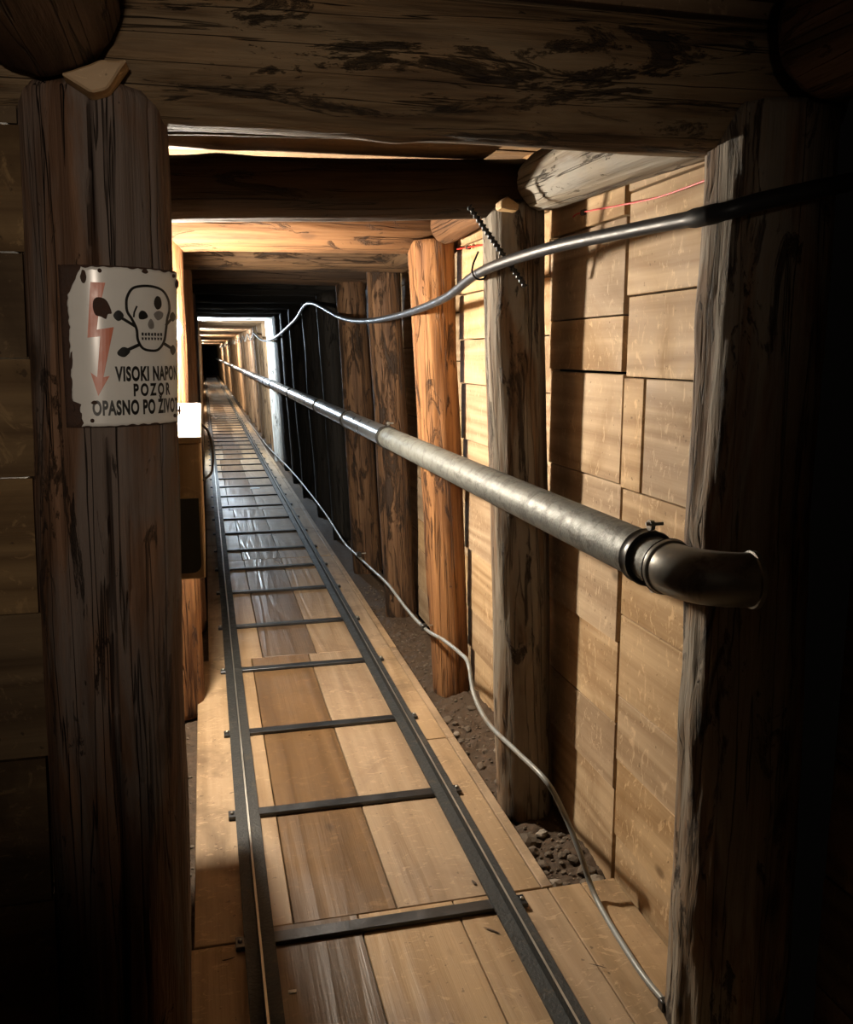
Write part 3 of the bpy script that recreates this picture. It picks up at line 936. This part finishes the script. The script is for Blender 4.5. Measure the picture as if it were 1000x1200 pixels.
me = o.data; me.polygons.foreach_set('use_smooth', [True] * len(me.polygons))

def poly(bm, pts, lift=.0018, grid=2.0):
    """a filled figure on the curved sign: cut to narrow strips so that it follows the curve"""
    vsx = [bm.verts.new((p[0], p[1], 0)) for p in pts]
    for tri in tessellate_polygon([[Vector((p[0], p[1], 0)) for p in pts]]):
        try: bm.faces.new([vsx[i] for i in tri])
        except ValueError: pass
def wrap(bm, lift=.0018):
    x0 = min(v.co.x for v in bm.verts); x1 = max(v.co.x for v in bm.verts)
    x = math.floor(x0) + 4
    while x < x1:
        geom = bm.verts[:] + bm.edges[:] + bm.faces[:]
        bmesh.ops.bisect_plane(bm, geom=geom, plane_co=(x, 0, 0), plane_no=(1, 0, 0))
        x += 4
    for v in bm.verts: v.co = sgn(v.co.x, v.co.y, lift)
    # face outward
    bm.normal_update()
    for f in bm.faces:
        if f.normal.y > 0: f.normal_flip()
    return bm
def stroke(bm, pts, wd, closed=False):
    n = len(pts)
    L, R = [], []
    for i in range(n):
        a = pts[(i - 1) % n] if closed or i > 0 else pts[i]
        b = pts[(i + 1) % n] if closed or i < n - 1 else pts[i]
        dx, dy = b[0] - a[0], b[1] - a[1]
        m = math.hypot(dx, dy) or 1
        ww = wd[i] if isinstance(wd, (list, tuple)) else wd
        nx, ny = -dy / m * ww / 2, dx / m * ww / 2
        L.append(bm.verts.new((pts[i][0] + nx, pts[i][1] + ny, 0))); R.append(bm.verts.new((pts[i][0] - nx, pts[i][1] - ny, 0)))
    for i in range(n if closed else n - 1):
        k = (i + 1) % n
        bm.faces.new((L[i], R[i], R[k], L[k]))
def c2(pts, n=5, closed=False):
    q = [Vector((p[0], p[1], 0)) for p in pts]
    if closed:
        q = [q[-1]] + q + [q[0], q[1]]
        out = []
        for i in range(1, len(q) - 2):
            p0, p1, p2, p3 = q[i - 1], q[i], q[i + 1], q[i + 2]
            for k in range(n):
                tt = k / n
                out.append(0.5 * ((2 * p1) + (p2 - p0) * tt + (2 * p0 - 5 * p1 + 4 * p2 - p3) * tt * tt + (3 * p1 - p0 - 3 * p2 + p3) * tt ** 3))
        return [(p.x, p.y) for p in out]
    return [(p.x, p.y) for p in catmull(q, n)]
def S(x, y): return (x * .26, 280 + y * .26)      # from a 1000 px crop of the sign to the picture
# lightning arrow
bm = bmesh.new()
poly(bm, [S(428, 198), S(488, 200), S(462, 320), S(452, 410), S(522, 398), S(478, 622), S(503, 617), S(456, 706), S(425, 600), S(452, 622), S(466, 440), S(414, 446)])
sobj('lightning_arrow', wrap(bm, .0017), MAT['sign_red'])
# skull
bm = bmesh.new()
skull = c2([S(575, 300), S(578, 262), S(600, 222), S(640, 208), S(690, 207), S(735, 222), S(762, 262), S(768, 310), S(758, 350), S(752, 400), S(742, 460), S(715, 498), S(680, 503), S(645, 492), S(624, 455), S(618, 405), S(598, 360), S(580, 330)], 5, True)
stroke(bm, skull, 3.0, True)
poly(bm, c2([S(628, 335), S(640, 320), S(658, 326), S(668, 348), S(650, 360), S(630, 358)], 3, True))
poly(bm, c2([S(697, 268), S(708, 250), S(724, 256), S(731, 285), S(724, 306), S(708, 312), S(696, 292)], 3, True))
for k in range(7):
    x = 640 + k * 14
    poly(bm, [S(x, 420 + (k % 2) * 3), S(x + 9, 421), S(x + 9, 436), S(x, 434)])
    poly(bm, [S(x, 442), S(x + 9, 443), S(x + 8, 455), S(x + 1, 454)])
stroke(bm, [S(620, 300), S(608, 330), S(606, 352)], 2.0)
sobj('skull', wrap(bm, .0018), MAT['sign_black'])
bm = bmesh.new()
poly(bm, c2([S(668, 378), S(680, 356), S(693, 372), S(695, 396), S(683, 404), S(672, 398)], 3, True))
poly(bm, c2([S(694, 335), S(715, 318), S(738, 328), S(732, 352), S(710, 362)], 3, True))
MAT['sign_grey'] = plain_material('worn_black_enamel', (.22, .21, .2), .5, 0, 60, .5, 0)
sobj('worn_socket', wrap(bm, .00185), MAT['sign_grey'], 'half worn grey patches of the skull drawing')
# crossed bones behind the skull
def bone(a, b, wd, knob):
    bm = bmesh.new()
    stroke(bm, [a, b], wd)
    poly(bm, c2([(knob[0] + knob[2] * math.cos(t_) * (1 + .25 * math.cos(2 * t_ + knob[4])), knob[1] + knob[3] * math.sin(t_)) for t_ in [k * PI / 5 for k in range(10)]], 2, True))
    sobj('crossbone', wrap(bm, .00178), MAT['sign_black'])
bone(S(616, 395), S(545, 350), 3.4, (*S(542, 346), 4.6, 6.4, 0))
bone(S(632, 475), S(570, 505), 3.8, (*S(563, 510), 6.2, 6.0, 1))
bone(S(750, 385), S(785, 345), 3.2, (*S(785, 342), 3.2, 6.0, 0))
bone(S(742, 470), S(785, 496), 3.6, (*S(786, 500), 3.0, 6.4, 0))
# chips in the enamel
def echip(pts, label):
    bm = bmesh.new()
    poly(bm, pts)
    sobj('enamel_chip', wrap(bm, .0021), MAT['rust'], label)
echip(c2([S(438, 285), S(452, 266), S(482, 270), S(500, 292), S(514, 335), S(498, 340), S(490, 362), S(470, 352), S(448, 345), S(438, 318)], 3, True), 'large dark chip over the red arrow')
for (x, y, a, b) in ((372, 800, 16, 34), (350, 760, 8, 18), (440, 735, 14, 8), (822, 790, 7, 26), (806, 182, 10, 22), (655, 140, 14, 10), (400, 175, 12, 30), (348, 545, 5, 40), (345, 650, 6, 30), (700, 840, 20, 4)):
    echip(c2([S(x + a * math.cos(t_) * (1 + .35 * noise.noise((x, t_ * 2, 0))), y + b * math.sin(t_) * (1 + .35 * noise.noise((y, t_ * 2, 3)))) for t_ in [k * PI / 6 for k in range(12)]], 2, True), 'small rusty chip in the enamel')
# lettering
def letters(txt, xa, xb, ya, yb, sp=1.1):
    cu = bpy.data.curves.new('lettering', 'FONT')
    cu.body = txt
    cu.offset = .042
    cu.space_character = sp
    ob = bpy.data.objects.new('lettering_source', cu)
    COL.objects.link(ob)
    dg = bpy.context.evaluated_depsgraph_get()
    me = bpy.data.meshes.new_from_object(ob.evaluated_get(dg))
    bpy.data.objects.remove(ob)
    bm = bmesh.new(); bm.from_mesh(me)
    bpy.data.meshes.remove(me)
    xs = [v.co.x for v in bm.verts]
    x0, x1 = min(xs), max(xs)
    cap = .74
    ua, ub = u_of(xa, ya), u_of(xb, ya)
    for v in bm.verts:
        u = ua + (ub - ua) * (v.co.x - x0) / (x1 - x0)
        py = yb + (ya - yb) * v.co.y / cap
        v.co = Vector((px_of(u, py), py, 0))
    return sobj('lettering', wrap(bm, .0018), MAT['sign_black'])
letters('VISOKI NAPON', 136.5, 209.8, 429, 446)
letters('POZOR', 157, 200.5, 449.5, 464, 1.45)
letters('OPASNO PO \u017dIVOT', 112, 210.8, 468.5, 485.5)
for px, py in ((121, 318), (205, 318), (112, 492), (207, 491)):
    bm = bmesh.new()
    bmesh.ops.create_uvsphere(bm, u_segments=10, v_segments=6, radius=.003)
    c = sgn(px, py, .002)
    obj_from_bm('nail', bm, MAT['rust'], sroot, c - sroot.location)


# ------------------------------------------------------------------ pale wooden box on the left wall
bx = empty('wooden_box', (-.095, 2.75, .84), 'pale wooden box with black inset panel behind the left sign post', 'box')
def part(name, bm, m, par=bx, loc=None):
    for v in bm.verts: v.co -= Vector((-.095, 2.75, .84))
    return obj_from_bm(name, bm, m, par, smooth=False)
Y1, Y2 = 2.28, 2.95
zt1, zt2 = 1.212, 1.248
bm = bmesh.new()
vs_ = add_box(bm, -.175, -.017, Y1, Y2, .855, 1.20, .004)
for v in bm.verts:
    if v.co.z > 1.1: v.co.z += (v.co.y - Y1) / (Y2 - Y1) * .045
part('carcass', bm, MAT['box_wood'])
bm = bmesh.new()
add_box(bm, -.18, -.012, Y1 - .01, Y2, 1.2005, 1.216, .003)
for v in bm.verts: v.co.z += (v.co.y - Y1) / (Y2 - Y1) * .046
part('lid', bm, MAT['box_wood'])
bm = bmesh.new()
zb, zt, xl, xr = .872, 1.062, -.155, -.026
outl = [(xl, zt), (xl, zb)]
for k in range(7):
    a = -PI / 2 + PI / 2 * k / 6
    outl.append((xr - .022 + .022 * math.cos(a), zb + .022 + .022 * math.sin(a)))
outl += [(xr, zt)]
f_ = [bm.verts.new((x, Y1 - .004, z)) for x, z in outl]; b_ = [bm.verts.new((x, Y1 + .004, z)) for x, z in outl]
bm.faces.new(f_); bm.faces.new(list(reversed(b_)))
for i in range(len(f_)): bm.faces.new((f_[i], b_[i], b_[(i + 1) % len(f_)], f_[(i + 1) % len(f_)]))
bmesh.ops.recalc_face_normals(bm, faces=bm.faces[:])
part('front_panel', bm, MAT['box_dark'])
bm = bmesh.new()
hx = -.011
pth = [Vector((-.017, 2.90, 1.20)), Vector((.006, 2.88, 1.175)), Vector((.016, 2.84, 1.12)), Vector((.010, 2.80, 1.06)), Vector((-.017, 2.77, 1.04))]
add_tube(bm, catmull(pth, 8), .004, 8)
part('handle', bm, MAT['clip'])


# ------------------------------------------------------------------ lamps along the roof
for k, (x, y, z, st, colr, r) in enumerate(LAMPS):
    lab = ['lamp on the left wall above the pale wooden box', 'bright cool lamp on the left wall facing the white post', 'lamp on the left wall just beyond the white post', 'third lamp beyond the white post on the left wall', 'fourth lamp beyond the white post on the left wall', 'farthest lamp on the left wall near the tunnel end'][k]
    r0 = empty('wall_lamp', (x, y, z), lab, 'lamp')
    bm = bmesh.new()
    bmesh.ops.create_uvsphere(bm, u_segments=20, v_segments=12, radius=r)
    obj_from_bm('bulb', bm, emit_material('bulb_%d' % k, colr, st), r0)
    bm = bmesh.new()
    add_tube(bm, [Vector((0, 0, r * .9)), Vector((0, 0, r + .035))], r * .55, 16)
    add_tube(bm, catmull([Vector((0, 0, r + .03)), Vector((-.04, 0, r + .07)), Vector((-.40 - x, 0, r + .07))], 5), .007, 8)
    obj_from_bm('lamp_holder', bm, MAT['lamp_base'], r0)
w0 = empty('work_lamp', so.location, 'shaded work lamp behind the viewer', 'lamp')
so.parent = w0; so.location = (0, 0, 0)
bm = bmesh.new()
add_tube(bm, [Vector((0, -.02, .0)), Vector((0, -.10, 0))], [.05, .03], 16)
add_tube(bm, [Vector((0, -.06, .0)), Vector((0, -.06, .40))], .006, 8)
obj_from_bm('lamp_shade', bm, MAT['lamp_base'], w0)


# ------------------------------------------------------------------ stones, chips and scraps
rs = random.Random(11)
def stone_mesh(seed, sub=2):
    bm = bmesh.new()
    bmesh.ops.create_icosphere(bm, subdivisions=sub, radius=1.0)
    for v in bm.verts:
        n_ = v.co.normalized()
        v.co = n_ * (1 + .35 * noise.noise(n_ * 1.4 + Vector((seed * 7, 0, 0))) + .12 * noise.noise(n_ * 4 + Vector((0, seed * 3, 0))))
        v.co.z *= .7
    return bm
SM = []
for s in range(5):
    bm = stone_mesh(s)
    for m in ('stone', 'stone_pale'):
        me = bpy.data.meshes.new('stone'); bm.to_mesh(me); me.materials.append(MAT[m])
        SM.append(me)
    bm.free()
def soil_z(x, y):
    z = -.062 + .020 * noise.noise((x * 9, y * 9, 3)) + .012 * noise.noise((x * 30, y * 30, 7))
    return z + (.025 * (x - .9) / .15 if x > .9 else 0)
spots = []
tries = 0
while len(spots) < 34 and tries < 4000:
    tries += 1
    near = rs.random() < .62
    x = rs.uniform(.885, 1.02); y = rs.uniform(2.10, 2.43) if near else rs.uniform(2.68, 3.5)
    r = rs.choice([.010, .013, .016, .020, .025, .03]) * (1.0 if near else .7)
    if all((x - a) ** 2 + (y - b) ** 2 > (r + c) ** 2 for a, b, c in spots): spots.append((x, y, r))
spots.sort(key=lambda s: -s[2])
for k, (x, y, r) in enumerate(spots):
    o = bpy.data.objects.new('stone', SM[rs.choice([0, 2, 4, 6, 8, 1, 5])])
    COL.objects.link(o)
    o.location = (x, y, soil_z(x, y) + r * .40)
    o.scale = (r * rs.uniform(.9, 1.3), r, r * rs.uniform(.8, 1.05))
    o.rotation_euler = (rs.uniform(-.3, .3), rs.uniform(-.3, .3), rs.uniform(0, 6))
    if y < 2.6: tag(o, 'small stone on the soil at the foot of the second right post', 'stone', 'stones by the second right post')
    else: tag(o, 'small stone on the soil between second and orange post', 'stone', 'stones toward the orange post')
bm = bmesh.new()
for k in range(900):
    side = rs.random() < .12
    x = rs.uniform(-.25, -.09) if side else rs.uniform(.87, 1.05)
    y = rs.uniform(2.1, 3.6) if side else 2.08 + (rs.random() ** 1.4) * 3.4
    if any((x - a_) ** 2 + (y - b_) ** 2 < .0121 for a_, b_ in ((.962, 2.56), (1.003, 3.62), (1.04, 4.82), (-.30, 2.66), (-.142, 3.66))): continue
    r = rs.uniform(.002, .007)
    if any((x - a_) ** 2 + (y - b_) ** 2 < (1.35 * c_ + r) ** 2 for a_, b_, c_ in spots) or x > 1.03: continue
    z = (-.07 + .02 * noise.noise((x * 9, y * 9, 3)) + .012 * noise.noise((x * 30, y * 30, 7))) if side else soil_z(x, y)
    rr = bmesh.ops.create_icosphere(bm, subdivisions=1, radius=r)
    s_ = Vector((rs.uniform(.7, 1.5), rs.uniform(.7, 1.5), rs.uniform(.6, 1)))
    for v in rr['verts']:
        v.co = Vector((v.co.x * s_.x, v.co.y * s_.y, v.co.z * s_.z)) * (1 + .3 * noise.noise(v.co * 300)) + Vector((x, y, z + r * .3))
tag(obj_from_bm('gravel', bm, MAT['stone'], angle=20), 'loose gravel and crumbs on the soil beside the boards', 'gravel', kind='stuff')

chips = [(352, 0, 0)]
def sliver(px, py, L, wd, ang, label, mat='chip_dark', name='wood_splinter', cat='splinter', curve=.15):
    c = at_z(px, py, .003)
    bm = bmesh.new()
    pts_ = [Vector((math.cos(ang + curve * (q - .5)) * L * (q - .5), math.sin(ang + curve * (q - .5)) * L * (q - .5) + curve * L * (q - .5) ** 2, 0)) for q in [0, .2, .4, .6, .8, 1]]
    add_tube(bm, pts_, [wd * .4, wd, wd, wd, wd * .8, wd * .3], 6, True, .5)
    tag(obj_from_bm(name, bm, MAT[mat], loc=c), label, cat)
sliver(577, 1090, .045, .0025, 2.35, 'dark splinter on the board right of the near crossbar')
sliver(703, 1132, .045, .0016, 2.5, 'curved dark splinter on the wide board left of grey cable', curve=.7)
sliver(268, 1124, .03, .002, .2, 'short dark splinter on board left of near rail end')
sliver(556, 1034, .022, .004, 1.8, 'dark bark crumb beside the right rail at near crossbar')
def scrap(px, py, sx, sy, label):
    c = at_z(px, py, .0025)
    bm = bmesh.new()
    bmesh.ops.create_grid(bm, x_segments=4, y_segments=4, size=.5)
    for v in bm.verts: v.co = Vector((v.co.x * sx, v.co.y * sy, .003 * noise.noise(v.co * 4)))
    r_ = bmesh.ops.extrude_face_region(bm, geom=bm.faces[:])
    for v in r_['geom']:
        if isinstance(v, bmesh.types.BMVert): v.co.z += .0012
    bmesh.ops.recalc_face_normals(bm, faces=bm.faces[:])
    tag(obj_from_bm('paper_scrap', bm, MAT['paper'], loc=c), label, 'scrap')
scrap(299, 572, .10, .07, 'white paper scrap between the rails far along the track')
scrap(343, 1162, .018, .010, 'tiny pale scrap beside the left rail in the foreground')
